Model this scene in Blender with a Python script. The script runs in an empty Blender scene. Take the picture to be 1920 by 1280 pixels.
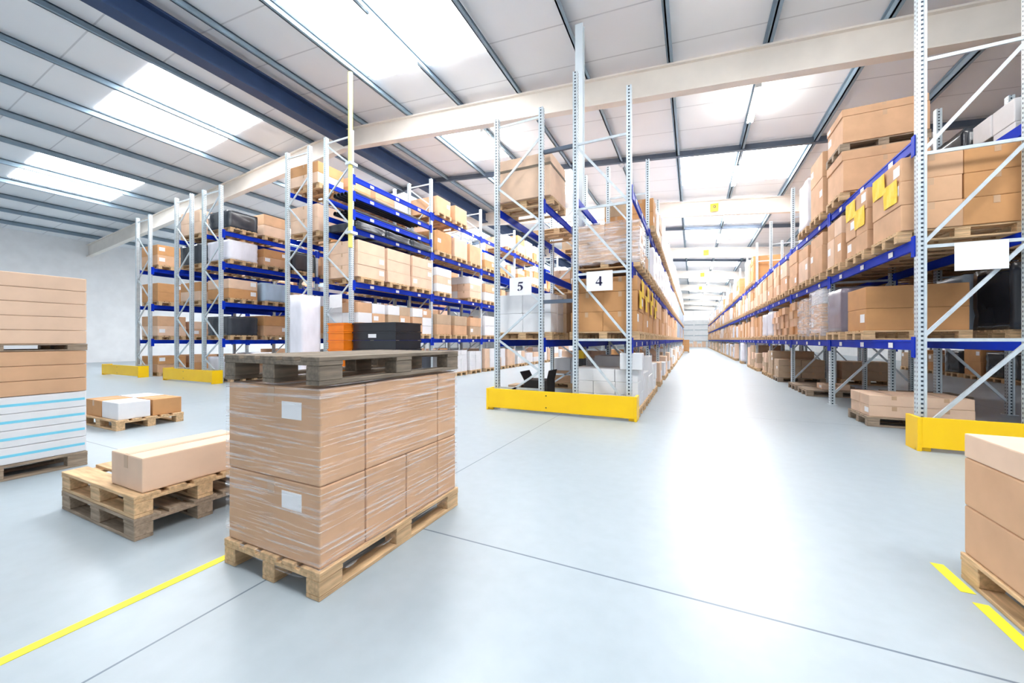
import bpy, bmesh, math, random
from mathutils import Vector, Matrix, noise
from mathutils.bvhtree import BVHTree

# One unit in the tables below is the camera height; S turns it into metres.
S = 1.3
random.seed(11)
scene = bpy.context.scene
COL = scene.collection
ORD = ['first', 'second', 'third', 'fourth', 'fifth', 'sixth', 'seventh', 'eighth', 'ninth', 'tenth', 'eleventh',
       'twelfth', 'thirteenth', 'fourteenth', 'fifteenth', 'sixteenth', 'seventeenth', 'eighteenth', 'nineteenth',
       'twentieth', 'twenty-first', 'twenty-second', 'twenty-third', 'twenty-fourth']

# ------------------------------------------------------------------ materials
def new_mat(name):
    m = bpy.data.materials.new(name); m.use_nodes = True
    nt = m.node_tree; return m, nt, nt.nodes['Principled BSDF']

def ramp(nt, fac, c0, c1, p0=.3, p1=.7):
    r = nt.nodes.new('ShaderNodeValToRGB')
    r.color_ramp.elements[0].color = (*c0, 1); r.color_ramp.elements[1].color = (*c1, 1)
    r.color_ramp.elements[0].position = p0; r.color_ramp.elements[1].position = p1
    nt.links.new(fac, r.inputs[0]); return r.outputs[0]

def tex_noise(nt, scale, detail=3, stretch=(1, 1, 1), coord='Object', rot=(0, 0, 0)):
    tc = nt.nodes.new('ShaderNodeTexCoord'); mp = nt.nodes.new('ShaderNodeMapping')
    mp.inputs['Scale'].default_value = stretch; mp.inputs['Rotation'].default_value = rot
    nt.links.new(tc.outputs[coord], mp.inputs[0])
    n = nt.nodes.new('ShaderNodeTexNoise'); n.inputs['Scale'].default_value = scale; n.inputs['Detail'].default_value = detail
    nt.links.new(mp.outputs[0], n.inputs['Vector']); return n.outputs[0]

def plain(name, col, rough=.5, metal=0, var=.12, scale=4, stretch=(1, 1, 1), spec=None, bump=0):
    m, nt, b = new_mat(name)
    f = tex_noise(nt, scale, 4, stretch)
    c0 = tuple(c * (1 - var) for c in col); c1 = tuple(min(1, c * (1 + var)) for c in col)
    nt.links.new(ramp(nt, f, c0, c1), b.inputs['Base Color'])
    b.inputs['Roughness'].default_value = rough; b.inputs['Metallic'].default_value = metal
    if spec is not None: b.inputs['Specular IOR Level'].default_value = spec
    if bump:
        bp = nt.nodes.new('ShaderNodeBump'); bp.inputs['Strength'].default_value = bump; bp.inputs['Distance'].default_value = .01
        nt.links.new(f, bp.inputs['Height']); nt.links.new(bp.outputs[0], b.inputs['Normal'])
    return m

def emit(name, col, strength):
    m, nt, b = new_mat(name)
    b.inputs['Base Color'].default_value = (*col, 1)
    b.inputs['Emission Color'].default_value = (*col, 1); b.inputs['Emission Strength'].default_value = strength
    return m

def mathn(nt, op, a, b=None):
    n = nt.nodes.new('ShaderNodeMath'); n.operation = op
    for i, v in enumerate((a, b)):
        if v is None: continue
        if isinstance(v, (int, float)): n.inputs[i].default_value = v
        else: nt.links.new(v, n.inputs[i])
    return n.outputs[0]

M = {}
M['brown'] = plain('cardboard_brown', (.56, .285, .115), .75, 0, .10, 3)
M['tan'] = plain('cardboard_tan', (.64, .385, .225), .75, 0, .10, 3)
M['pale'] = plain('cardboard_pale', (.76, .54, .39), .75, 0, .09, 3)
M['dusty'] = plain('cardboard_dusty', (.50, .36, .24), .8, 0, .10, 3)
M['white'] = plain('card_white', (.80, .80, .82), .6, 0, .05, 3)
M['black'] = plain('card_black', (.025, .022, .022), .5, 0, .2, 3)
M['tape'] = plain('tape', (.56, .36, .22), .35, 0, .05, 6)
M['label'] = plain('label_paper', (.88, .88, .90), .6, 0, .03, 8)
M['yellow'] = plain('yellow_paint', (1.0, .60, .0), .42, 0, .04, 3)
M['paleyellow'] = plain('pale_yellow_paint', (.88, .80, .20), .5, 0, .04, 3)
M['yellow_paper'] = plain('yellow_paper', (.95, .62, .02), .6, 0, .05, 3)
M['wood'] = plain('pallet_wood', (.60, .40, .22), .75, 0, .28, 5, (1, 8, 8), bump=.2)
M['wood_grey'] = plain('pallet_wood_grey', (.33, .25, .18), .8, 0, .3, 5, (1, 8, 8), bump=.2)
M['wood_dark'] = plain('pallet_wood_dark', (.20, .16, .12), .8, 0, .3, 5, (1, 8, 8), bump=.2)
M['blue'] = plain('blue_enamel', (.002, .030, .46), .5, 0, .12, 3, spec=.12)
M['steel'] = plain('galvanised', (.64, .71, .76), .4, .3, .10, 9)
M['rafter'] = plain('rafter_cream', (.86, .80, .73), .55, 0, .04, 2)
M['purlin'] = plain('purlin_steel', (.26, .36, .44), .5, .1, .10, 2)
M['strut'] = plain('strut_steel', (.10, .13, .18), .5, .2, .10, 2)
M['ridge'] = plain('ridge_steel', (.025, .055, .14), .5, .1, .10, 2)
M['wall'] = plain('wall_panel', (.86, .87, .88), .6, 0, .04, 2)
M['orange'] = plain('orange_plastic', (.90, .22, .01), .4, 0, .06, 3)
M['blackplast'] = plain('black_plastic', (.018, .02, .026), .35, 0, .2, 3)
M['column'] = plain('column_paint', (.74, .82, .88), .5, 0, .05, 2)
M['ink'] = plain('ink', (.012, .010, .06), .5, 0, .05, 3)
M['cyan'] = plain('cyan_print', (.20, .66, .85), .5, 0, .05, 3)
M['bluewrap'] = plain('blue_grey_film', (.42, .54, .68), .25, 0, .22, 2, (1, 1, .35), bump=.5)
M['whitewrap'] = plain('white_film', (.80, .79, .86), .22, 0, .14, 2.2, (1, 1, .45), bump=.6)
M['darkwrap'] = plain('dark_film', (.035, .04, .05), .2, 0, .5, 2, (1, 1, .4), bump=.6)
M['greywrap'] = plain('grey_film', (.22, .19, .24), .25, 0, .3, 2, (1, 1, .4), bump=.5)
M['redwrap'] = plain('red_print', (.55, .10, .07), .5, 0, .1, 2)
M['lamp'] = emit('lamp_tube', (1, .97, .93), 60)
M['skylight'] = emit('rooflight_sheet', (.97, .985, 1), 9.5)
M['window'] = emit('window_daylight', (1, 1, 1), .6)
M['floor_yellow'] = plain('floor_tape_yellow', (.90, .78, .03), .5, 0, .1, 5)

def perforated():
    m, nt, b = new_mat('perforated_upright')
    tc = nt.nodes.new('ShaderNodeTexCoord'); sp = nt.nodes.new('ShaderNodeSeparateXYZ'); nt.links.new(tc.outputs['Object'], sp.inputs[0])
    ge = nt.nodes.new('ShaderNodeNewGeometry'); sn = nt.nodes.new('ShaderNodeSeparateXYZ'); nt.links.new(ge.outputs['Normal'], sn.inputs[0])
    z = mathn(nt, 'FRACT', mathn(nt, 'DIVIDE', sp.outputs[2], .055))
    mz = mathn(nt, 'LESS_THAN', mathn(nt, 'ABSOLUTE', mathn(nt, 'SUBTRACT', z, .5)), .22)
    side = mathn(nt, 'GREATER_THAN', mathn(nt, 'ABSOLUTE', sn.outputs[0]), .5)
    def rows(c, off):
        return mathn(nt, 'LESS_THAN', mathn(nt, 'ABSOLUTE', mathn(nt, 'SUBTRACT', mathn(nt, 'ABSOLUTE', c), off)), .007)
    my = mathn(nt, 'MULTIPLY', rows(sp.outputs[1], .026), side)
    mx = mathn(nt, 'MULTIPLY', rows(sp.outputs[0], .006), mathn(nt, 'SUBTRACT', 1, side))
    mask = mathn(nt, 'MULTIPLY', mz, mathn(nt, 'MAXIMUM', mx, my))
    mix = nt.nodes.new('ShaderNodeMix'); mix.data_type = 'RGBA'
    nt.links.new(mask, mix.inputs['Factor'])
    nt.links.new(ramp(nt, tex_noise(nt, 9, 4), (.58, .66, .71), (.70, .77, .81)), mix.inputs[6]); mix.inputs[7].default_value = (.03, .045, .07, 1)
    nt.links.new(mix.outputs[2], b.inputs['Base Color']); b.inputs['Roughness'].default_value = .38; b.inputs['Metallic'].default_value = .3
    return m
M['upright'] = perforated()

def film():
    m, nt, b = new_mat('clear_film')
    b.inputs['Base Color'].default_value = (.93, .93, .97, 1); b.inputs['Roughness'].default_value = .16
    f = tex_noise(nt, 7, 6, (.35, .35, 9), rot=(.22, .12, 0))
    fac = ramp(nt, f, (.03, .03, .03), (.75, .75, .75), .50, .80)
    tr = nt.nodes.new('ShaderNodeBsdfTransparent'); mx = nt.nodes.new('ShaderNodeMixShader')
    nt.links.new(fac, mx.inputs[0]); nt.links.new(tr.outputs[0], mx.inputs[1]); nt.links.new(b.outputs[0], mx.inputs[2])
    bp = nt.nodes.new('ShaderNodeBump'); bp.inputs['Strength'].default_value = .5; bp.inputs['Distance'].default_value = .02
    nt.links.new(f, bp.inputs['Height']); nt.links.new(bp.outputs[0], b.inputs['Normal'])
    nt.links.new(mx.outputs[0], nt.nodes['Material Output'].inputs[0]); return m
M['film'] = film()

def film_heavy():
    m, nt, b = new_mat('heavy_film')
    b.inputs['Base Color'].default_value = (.84, .83, .90, 1); b.inputs['Roughness'].default_value = .16
    f = tex_noise(nt, 5, 5, (.6, .6, 5.0), rot=(.2, .1, 0))
    fac = ramp(nt, f, (.05, .05, .05), (.75, .75, .75), .42, .72)
    tr = nt.nodes.new('ShaderNodeBsdfTransparent'); mx = nt.nodes.new('ShaderNodeMixShader')
    nt.links.new(fac, mx.inputs[0]); nt.links.new(tr.outputs[0], mx.inputs[1]); nt.links.new(b.outputs[0], mx.inputs[2])
    bp = nt.nodes.new('ShaderNodeBump'); bp.inputs['Strength'].default_value = .7; bp.inputs['Distance'].default_value = .03
    nt.links.new(f, bp.inputs['Height']); nt.links.new(bp.outputs[0], b.inputs['Normal'])
    nt.links.new(mx.outputs[0], nt.nodes['Material Output'].inputs[0]); return m
M['film_heavy'] = film_heavy()

def floor_mat():
    m, nt, b = new_mat('polished_concrete')
    f = tex_noise(nt, .5, 6, (1, 1, 1)); g = tex_noise(nt, 9, 5)
    c = ramp(nt, f, (.34, .405, .45), (.42, .485, .53), .15, .85)
    c2 = ramp(nt, g, (.94, .94, .94), (1, 1, 1), .3, .7)
    mul = nt.nodes.new('ShaderNodeMix'); mul.data_type = 'RGBA'; mul.blend_type = 'MULTIPLY'; mul.inputs['Factor'].default_value = 1
    nt.links.new(c, mul.inputs[6]); nt.links.new(c2, mul.inputs[7])
    tc = nt.nodes.new('ShaderNodeTexCoord'); sp = nt.nodes.new('ShaderNodeSeparateXYZ'); nt.links.new(tc.outputs['Object'], sp.inputs[0])
    def joint(c, off, pitch, wdt):
        t = mathn(nt, 'DIVIDE', mathn(nt, 'SUBTRACT', c, off - pitch * .5), pitch)
        return mathn(nt, 'LESS_THAN', mathn(nt, 'ABSOLUTE', mathn(nt, 'SUBTRACT', mathn(nt, 'FRACT', t), .5)), wdt / pitch)
    j = mathn(nt, 'MAXIMUM', joint(sp.outputs[0], -1.61 * S, 5.6 * S, .006), joint(sp.outputs[1], 1.64 * S, 4.14 * S, .006))
    mix = nt.nodes.new('ShaderNodeMix'); mix.data_type = 'RGBA'
    nt.links.new(j, mix.inputs['Factor']); nt.links.new(mul.outputs[2], mix.inputs[6]); mix.inputs[7].default_value = (.13, .17, .22, 1)
    nt.links.new(mix.outputs[2], b.inputs['Base Color'])
    nt.links.new(ramp(nt, f, (.30, .30, .30), (.36, .36, .36), .1, .9), b.inputs['Roughness'])
    b.inputs['Specular IOR Level'].default_value = .5
    return m
M['floor'] = floor_mat()

def deck_mat():
    m, nt, b = new_mat('roof_deck')
    tc = nt.nodes.new('ShaderNodeTexCoord'); sp = nt.nodes.new('ShaderNodeSeparateXYZ'); nt.links.new(tc.outputs['Object'], sp.inputs[0])
    t = mathn(nt, 'FRACT', mathn(nt, 'DIVIDE', sp.outputs[1], 1.0 * S))
    j = mathn(nt, 'LESS_THAN', t, .025)
    mix = nt.nodes.new('ShaderNodeMix'); mix.data_type = 'RGBA'; nt.links.new(j, mix.inputs['Factor'])
    nt.links.new(ramp(nt, tex_noise(nt, .4, 3), (.82, .85, .88), (.89, .91, .93)), mix.inputs[6]); mix.inputs[7].default_value = (.62, .64, .67, 1)
    nt.links.new(mix.outputs[2], b.inputs['Base Color']); b.inputs['Roughness'].default_value = .55
    return m
M['deck'] = deck_mat()

# ------------------------------------------------------------------ mesh helpers
class MB:
    """collects shapes (camera-height units) and links them as one mesh object"""
    def __init__(self): self.v = []; self.f = []; self.m = []
    def poly(self, pts, faces, mi=0):
        b = len(self.v); self.v += [tuple(p) for p in pts]; self.f += [tuple(b + i for i in f) for f in faces]; self.m += [mi] * len(faces); return self
    def box(self, x0, x1, y0, y1, z0, z1, mi=0):
        return self.poly([(x0, y0, z0), (x1, y0, z0), (x1, y1, z0), (x0, y1, z0), (x0, y0, z1), (x1, y0, z1), (x1, y1, z1), (x0, y1, z1)],
                         [(0, 3, 2, 1), (4, 5, 6, 7), (0, 1, 5, 4), (1, 2, 6, 5), (2, 3, 7, 6), (3, 0, 4, 7)], mi)
    def bar(self, a, b, w, h=None, up=(0, 0, 1), mi=0):
        a, b = Vector(a), Vector(b); d = (b - a).normalized(); u = Vector(up)
        if abs(d.dot(u)) > .98: u = Vector((1, 0, 0))
        s = d.cross(u).normalized(); u = s.cross(d); h = h or w
        p = [q + s * (w / 2 * i) + u * (h / 2 * j) for q in (a, b) for i, j in ((-1, -1), (1, -1), (1, 1), (-1, 1))]
        return self.poly(p, [(0, 3, 2, 1), (4, 5, 6, 7), (0, 1, 5, 4), (1, 2, 6, 5), (2, 3, 7, 6), (3, 0, 4, 7)], mi)
    def prism(self, prof, z0, z1, mi=0, axis='z'):
        n = len(prof)
        mk = {'z': lambda p, t: (p[0], p[1], t), 'y': lambda p, t: (p[0], t, p[1]), 'x': lambda p, t: (t, p[0], p[1])}[axis]
        pts = [mk(p, z0) for p in prof] + [mk(p, z1) for p in prof]
        return self.poly(pts, [tuple(range(n - 1, -1, -1)), tuple(range(n, 2 * n))] + [(i, (i + 1) % n, n + (i + 1) % n, n + i) for i in range(n)], mi)
    def cyl(self, a, b, r, n=16, mi=0):
        a, b = Vector(a), Vector(b); d = (b - a).normalized(); u = Vector((0, 0, 1)) if abs(d.z) < .9 else Vector((1, 0, 0))
        s = d.cross(u).normalized(); u = s.cross(d)
        pts = [q + s * math.cos(2 * math.pi * i / n) * r + u * math.sin(2 * math.pi * i / n) * r for q in (a, b) for i in range(n)]
        return self.poly(pts, [tuple(range(n - 1, -1, -1)), tuple(range(n, 2 * n))] + [(i, (i + 1) % n, n + (i + 1) % n, n + i) for i in range(n)], mi)
    def mesh(self, name, mats, bevel=0, seg=2):
        me = bpy.data.meshes.new(name)
        me.from_pydata([(x * S, y * S, z * S) for x, y, z in self.v], [], self.f)
        for k in (mats if isinstance(mats, (list, tuple)) else [mats]): me.materials.append(M[k])
        for p, i in zip(me.polygons, self.m): p.material_index = i
        bm = bmesh.new(); bm.from_mesh(me)
        bmesh.ops.recalc_face_normals(bm, faces=bm.faces)
        if bevel:
            bmesh.ops.bevel(bm, geom=[e for e in bm.edges if e.calc_face_angle(0) > .5], offset=bevel * S, segments=seg, affect='EDGES', profile=.6)
        bm.to_mesh(me); bm.free()
        return me
    def build(self, name, mats, parent=None, loc=(0, 0, 0), bevel=0, seg=2):
        return link(name, self.mesh(name, mats, bevel, seg), parent, loc)

def link(name, me, parent=None, loc=(0, 0, 0), rz=0):
    o = bpy.data.objects.new(name, me); COL.objects.link(o); o.parent = parent
    o.location = Vector(loc) * S; o.rotation_euler.z = rz; return o

LABELS = {}
def tag(o, label, cat, group=None, kind=None):
    n = len(label.split())
    assert 4 <= n <= 16, (n, label)
    o['label'] = label; o['category'] = cat
    if group: o['group'] = group
    if kind: o['kind'] = kind
    return o

def structure(o): o['kind'] = 'structure'; return o
def thing(name, loc, label, cat, group=None, rz=0): return tag(link(name, None, None, loc, rz), label, cat, group)

# ------------------------------------------------------------------ the building
X_L, X_R, Y_N, Y_F = -24.0, 9.0, -6.0, 62.0
RIDGE = -8.35
def deck_z(x): return 1 + 4.97 - .09 * x if x >= RIDGE else 1 + 4.97 - .09 * (2 * RIDGE - x)
structure(MB().box(X_L - .1, X_R + .1, Y_N, Y_F + .1, -.15, 0).build('floor', 'floor'))
for nm, xs in (('ceiling', (RIDGE, X_R)), ('ceiling_slope', (X_L, RIDGE))):
    a, b = xs
    m = MB().poly([(x, y, deck_z(x) + t) for t in (0, .12) for x, y in ((a, Y_N), (b, Y_N), (b, Y_F), (a, Y_F))],
                  [(0, 1, 2, 3), (4, 7, 6, 5), (0, 4, 5, 1), (1, 5, 6, 2), (2, 6, 7, 3), (3, 7, 4, 0)])
    structure(m.build(nm, 'deck'))
structure(MB().box(X_L - .1, X_L, Y_N, Y_F, 0, deck_z(X_L)).build('wall_left', 'wall'))
structure(MB().box(X_R, X_R + .1, Y_N, Y_F, 0, deck_z(X_R)).build('wall_right', 'wall'))
structure(MB().prism([(X_L, 0), (X_R, 0), (X_R, deck_z(X_R)), (RIDGE, deck_z(RIDGE)), (X_L, deck_z(X_L))], Y_F, Y_F + .1, axis='y').build('wall_back', 'wall'))
# far end wall: roller doors and a daylight window band
for i, (x0, x1) in enumerate(((-1.7, 0.05), (.25, 3.1))):
    d = structure(MB().box(x0, x1, Y_F - .12, Y_F - .02, 0, 3.2).build(f'door_{i+1}', 'wall'))
    f = MB()
    for z in (.8, 1.6, 2.4, 3.15): f.box(x0, x1, Y_F - .16, Y_F - .12, z, z + .06)
    f.build('door_rail', 'purlin', d)
w = structure(MB().box(-6, 5, Y_F - .1, Y_F - .02, 3.9, 5.2).build('window_1', 'window'))
f = MB()
for k in range(12): f.box(-6 + k, -5.95 + k, Y_F - .14, Y_F - .1, 3.9, 5.2)
f.build('window_frame', 'wall', w)

# rafters across the hall, two slopes each, with bottom and top flange
RAF = [-.1 + 7.45 * k for k in range(9)]
ntrim = [0]
def trim(m, mat): ntrim[0] += 1; return structure(m.build(f'trim_{ntrim[0]}', mat))
for yr in RAF:
    m = MB()
    for a, b in ((RIDGE, X_R), (X_L, RIDGE)):
        lo = lambda x: deck_z(x) - .67
        hi = lambda x: deck_z(x) - .15
        def slab(z0, z1, wd):
            m.poly([(x, y, z(x)) for z in (z0, z1) for x, y in ((a, yr - wd), (b, yr - wd), (b, yr + wd), (a, yr + wd))],
                   [(0, 3, 2, 1), (4, 5, 6, 7), (0, 1, 5, 4), (1, 2, 6, 5), (2, 3, 7, 6), (3, 0, 4, 7)])
        slab(lo, lambda x: lo(x) + .03, .085); slab(lambda x: hi(x) - .03, hi, .085)
        slab(lambda x: lo(x) + .028, lambda x: hi(x) - .028, .02)
    trim(m, 'rafter')
# purlins along the hall
PX = [1.09 + 1.46 * k for k in range(5)] + [1.09 - 1.46 * k for k in range(1, 7)] + [-9.66 - 1.47 * k for k in range(10)]
for x in PX:
    if not X_L < x < X_R: continue
    z = deck_z(x)
    m = MB().box(x - .012, x + .012, Y_N, Y_F, z - .15, z - .005)
    m.box(x - .012, x + .06, Y_N, Y_F, z - .15, z - .135).box(x - .05, x + .012, Y_N, Y_F, z - .03, z - .012)
    trim(m, 'purlin')
zr = deck_z(RIDGE)
m = MB().box(-8.28, -8.24, Y_N, Y_F, zr - .55, zr - .16).box(-8.4, -8.12, Y_N, Y_F, zr - .58, zr - .54).box(-8.4, -8.12, Y_N, Y_F, zr - .18, zr - .14)
trim(m, 'ridge')
# cross struts half-way between the rafters
for k, yr in enumerate(RAF[:-1]):
    if k == 0: continue
    y = yr + 3.72; m = MB()
    for a, b in ((RIDGE, X_R), (X_L, RIDGE)):
        m.poly([(x, yy, deck_z(x) + dz) for dz in (-.17, -.04) for x, yy in ((a, y - .05), (b, y - .05), (b, y + .05), (a, y + .05))],
               [(0, 3, 2, 1), (4, 5, 6, 7), (0, 1, 5, 4), (1, 2, 6, 5), (2, 3, 7, 6), (3, 0, 4, 7)])
    trim(m, 'strut')
# rooflight sheets lying in the deck between purlins
nw = [1]
def rooflight(x0, x1, y0, y1):
    nw[0] += 1; m = MB()
    m.poly([(x, y, deck_z(x) + dz) for dz in (-.012, -.004) for x, y in ((x0, y0), (x1, y0), (x1, y1), (x0, y1))],
           [(0, 3, 2, 1), (4, 5, 6, 7), (0, 1, 5, 4), (1, 2, 6, 5), (2, 3, 7, 6), (3, 0, 4, 7)])
    structure(m.build(f'window_{nw[0]}', 'skylight'))
for k, yr in enumerate(RAF[:-1]):
    ym = yr + 3.72
    spans = [(ym + .3, ym + 2.5)] + ([(ym - 2.5, ym - .3)] if k == 2 else [])
    for y0, y1 in spans:
        for a, b in ((-.30, 1.03), (1.16, 2.48), (-6.1, -4.8), (-4.66, -3.34), (-12.5, -11.2), (-11.05, -9.75), (-18.3, -17.1), (-16.9, -15.6)):
            if k == 0 and a > -3: continue
            if k > 3 and not -2 < a < 2: continue
            rooflight(a, b, y0, y1)
for a, b in ((-6.1, -4.8), (-.30, 1.03), (1.16, 2.48), (2.62, 3.94)):  # unseen sheets added overhead to brighten the foreground, mostly from the right
    rooflight(a, b, -.2, 1.6)
rooflight(-6.1, -4.8, 8.3, 10.2)
rooflight(-12.5, -11.2, 8.5, 10.5)

# row of tube luminaires hung under the purlin over the right aisle and the left aisle
def luminaire(x, y, label, group):
    z = deck_z(x) - .15
    t = thing('strip_light', (x, y, z), label, 'light', group)
    MB().box(-.05, .05, -.6, .6, -.09, 0).build('lamp_housing', 'wall', t, bevel=.01)
    MB().cyl((-.035, -.58, -.115), (-.035, .58, -.115), .022, 12).cyl((.035, -.58, -.115), (.035, .58, -.115), .022, 12).build('lamp_tube', 'lamp', t)
n = 0
for x, nm in ((1.09, 'right aisle'), (-4.75, 'aisle left of rack five')):
    for k in range(15):
        y = 1.5 + 3.7 * k
        if min(abs(y - r) for r in RAF) < .75: y += 1.2
        luminaire(x, y, f'{ORD[k]} white strip light from the front over the {nm}', 'strip lights under the roof')

# interior posts standing in the gaps between the double racks
def post(x, y, wdt, label, guard):
    t = thing('steel_column', (x, y, 0), label, 'column')
    h = wdt / 2; zt = deck_z(x) - .16
    MB().box(-h, h, -h, -h + .03, 0, zt).box(-h, h, h - .03, h, 0, zt).box(-.015, .015, -h + .03, h - .03, 0, zt).build('shaft', 'column', t)
    if guard:
        m = MB(); g = h + .02
        for k in range(8):
            z = .32 + k * .13
            m.prism([(-g, -g), (g, -g), (g, g), (-g, g)], z, z + .13, mi=k % 2)
        m.build('hazard_sleeve', ['blackplast', 'yellow'], t)
post(-1.615, 5.95, .12, 'pale steel column with black and yellow sleeve between rack four and rack five', True)

# ------------------------------------------------------------------ pallet racks
UPR = [(-.031, -.037), (-.012, -.037), (-.012, -.026), (.012, -.026), (.012, -.037), (.031, -.037),
       (.031, .037), (.012, .037), (.012, .026), (-.012, .026), (-.012, .037), (-.031, .037)]
up_cache = {}
def upright_mesh(h):
    if h not in up_cache:
        m = MB(); n = len(UPR)
        pts = [(x, y, 0) for x, y in UPR] + [(x, y, h) for x, y in UPR]
        m.poly(pts, [(i, (i + 1) % n, n + (i + 1) % n, n + i) for i in range(n)])
        m.box(-.03, .03, -.025, .025, h - .004, h); m.box(-.012, .012, -.025, .025, 0, h - .01)
        up_cache[h] = m.mesh('upright', 'upright')
    return up_cache[h]
foot_mesh = MB().box(-.055, .055, -.06, .06, 0, .008).build
FOOT = MB().box(-.055, .055, -.06, .06, 0, .008).mesh('foot_plate', 'steel', .002)
beam_cache = {}
def beam_mesh(length):
    k = round(length, 3)
    if k not in beam_cache:
        l = length / 2
        m = MB().prism([(-.016, -.10), (.016, -.10), (.016, -.022), (.022, -.022), (.022, 0), (-.016, 0)], -l, l, axis='y')
        for s in (-1, 1): m.box(.022, .03, s * l - .034, s * l + .034, -.17, .03)
        beam_cache[k] = m.mesh('beam', 'blue', .003, 1)
    return beam_cache[k]
BL = MB().box(.0165, .019, -.05, .05, -.085, -.03).mesh('location_label', 'label')

def bar_mesh_between(a, b, w=.03):
    return MB().bar(a, b, w, .02, up=(0, 1, 0))

def rack(label, xf, side, y0, pitch, bays, height, levels, brace, near, rear_bays, heights=None, labels=3, extra_levels=None, z_up=None):
    """xf = x of the aisle face, side = +1 when the rack lies at larger x than its aisle face"""
    t = thing('pallet_rack', (xf, y0, 0), label, 'rack', 'pallet racks')
    D = .76 * side
    for k in range(bays + 1):
        y = k * pitch
        for j, x in enumerate((.031 * side, D - .031 * side)):
            h = height if not heights or k > 0 else heights[j]
            u = link('upright', upright_mesh(h), t, (x, y, 0))
            if k <= near: link('foot_plate', FOOT, u, (0, 0, 0.0))
        xa, xb = .05 * side, D - .05 * side
        segs = []
        nodes = [.14] + [1.0 + .875 * i for i in range(0, int((height - 1.1) / .875) + 1)]
        if brace == 'N':
            for a, b in zip(nodes[:-1], nodes[1:]):
                segs.append(((xa, y, a + .03), (xb, y, b - .03)) if side > 0 else ((xa, y, a + .03), (xb, y, b - .03)))
            segs += [((xa, y, a), (xb, y, a)) for a in nodes[1:]]
        else:
            z = .56; s = 1; segs.append(((xa, y, .3), (xb, y, .3)))
            pts = [.12, .56, 1.0, 1.54, 2.12, 2.67, 3.23, 3.84, 4.4, 4.9]
            pts = [p for p in pts if p < height - .1]
            for i, (a, b) in enumerate(zip(pts[:-1], pts[1:])):
                p, q = (xa, xb) if i % 2 == 0 else (xb, xa)
                if brace == 'Z2': p, q = q, p
                segs.append(((p, y, a), (q, y, b)))
            segs.append(((xa, y, height - .12), (xb, y, height - .12)))
        if k <= 1:
            for i, (a, b) in enumerate(segs): bar_mesh_between(a, b).build('diagonal_brace' if abs(a[2] - b[2]) > .1 else 'cross_brace', 'steel', t)
        else:
            m = MB()
            for a, b in segs: m.bar(a, b, .03, .02, up=(0, 1, 0))
            m.build('frame_bracing', 'steel', t)
    for k in range(bays):
        lv = list(levels) + (extra_levels if extra_levels and k == 0 else [])
        for L in lv:
            yc = (k + .5) * pitch
            b = link('beam', beam_mesh(pitch - .075), t, (.02 * side, yc, L), math.pi if side > 0 else 0)
            if k < labels:
                for s in (-1, 0, 1): link('location_label', BL, b, (0.0055, s * pitch * .3, 0))
            if k < rear_bays:
                link('beam', beam_mesh(pitch - .075), t, (D - .02 * side, yc, L), 0 if side > 0 else math.pi)
    return t

RK = {  # x of aisle face, side, first frame y, bay pitch, bays
    'right rack': dict(xf=1.913, side=1, y0=4.92, pitch=2.55, bays=21, levels=[1.0, 1.96, 2.92]),
    'rack behind right rack': dict(xf=3.86, side=-1, y0=4.92, pitch=2.55, bays=6, levels=[1.0, 1.96, 2.92]),
    'far right rack': dict(xf=6.5, side=1, y0=4.92, pitch=2.55, bays=5, levels=[1.0, 1.96, 2.92]),  # added row, there to darken the view beneath the right rack
    'rack four': dict(xf=-.70, side=-1, y0=5.05, pitch=2.2, bays=13, levels=[1.0, 1.96, 2.95]),
    'rack five': dict(xf=-2.65, side=1, y0=5.05, pitch=2.45, bays=8, levels=[1.0, 1.96, 2.95]),
    'left rack': dict(xf=-5.95, side=-1, y0=5.4, pitch=2.5, bays=7, levels=[1.03, 2.13, 3.18, 4.18]),
    'rack behind left rack': dict(xf=-7.89, side=1, y0=5.4, pitch=2.5, bays=3, levels=[1.03, 2.13, 3.18, 4.18]),
    'far left rack': dict(xf=-9.9, side=-1, y0=5.2, pitch=2.5, bays=4, levels=[1.0, 1.88, 2.8, 3.55]),
    'rack behind far left rack': dict(xf=-11.9, side=1, y0=5.2, pitch=2.5, bays=2, levels=[1.0, 1.88, 2.8, 3.55]),
    'farthest rack': dict(xf=-13.3, side=-1, y0=5.25, pitch=2.5, bays=3, levels=[1.0, 1.95, 2.95]),
}
def mk(name, label, height, brace, near, rear, **kw):
    r = RK[name]; rack(label, r['xf'], r['side'], r['y0'], r['pitch'], r['bays'], height, r['levels'], brace, near, rear, **kw)
mk('right rack', 'long pallet rack with blue beams lining the right side of the aisle', 4.25, 'N', 6, 6, labels=6)
mk('rack behind right rack', 'shadowed pallet rack standing back to back behind the right rack', 4.25, 'N', 1, 0, labels=0)
mk('far right rack', 'pallet rack added along the right wall to darken the gap under the right rack', 4.0, 'N', 1, 0, labels=0)
mk('rack four', 'galvanised pallet rack with a number 4 sign on its end frame', 4.22, 'N', 4, 3, heights=(4.22, 4.6), labels=2)
mk('rack five', 'galvanised pallet rack with a number 5 sign on its end frame', 4.25, 'Z', 2, 3, labels=2)
mk('left rack', 'tall pallet rack with four blue beam levels left of the aisle beside rack five', 5.06, 'Z', 4, 4, labels=4, extra_levels=[3.5, 3.86])
mk('rack behind left rack', 'pallet rack back to back behind the tall left rack', 5.0, 'Z2', 1, 0, labels=0)
mk('far left rack', 'pallet rack with bright blue beams far left beyond the second aisle', 4.6, 'Z', 1, 1, labels=0)
mk('rack behind far left rack', 'pallet rack hidden behind the far left rack', 4.6, 'Z2', 1, 0, labels=0)
mk('farthest rack', 'leftmost pallet rack of all, beyond the far left rack', 4.4, 'Z', 1, 1, labels=0)
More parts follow.
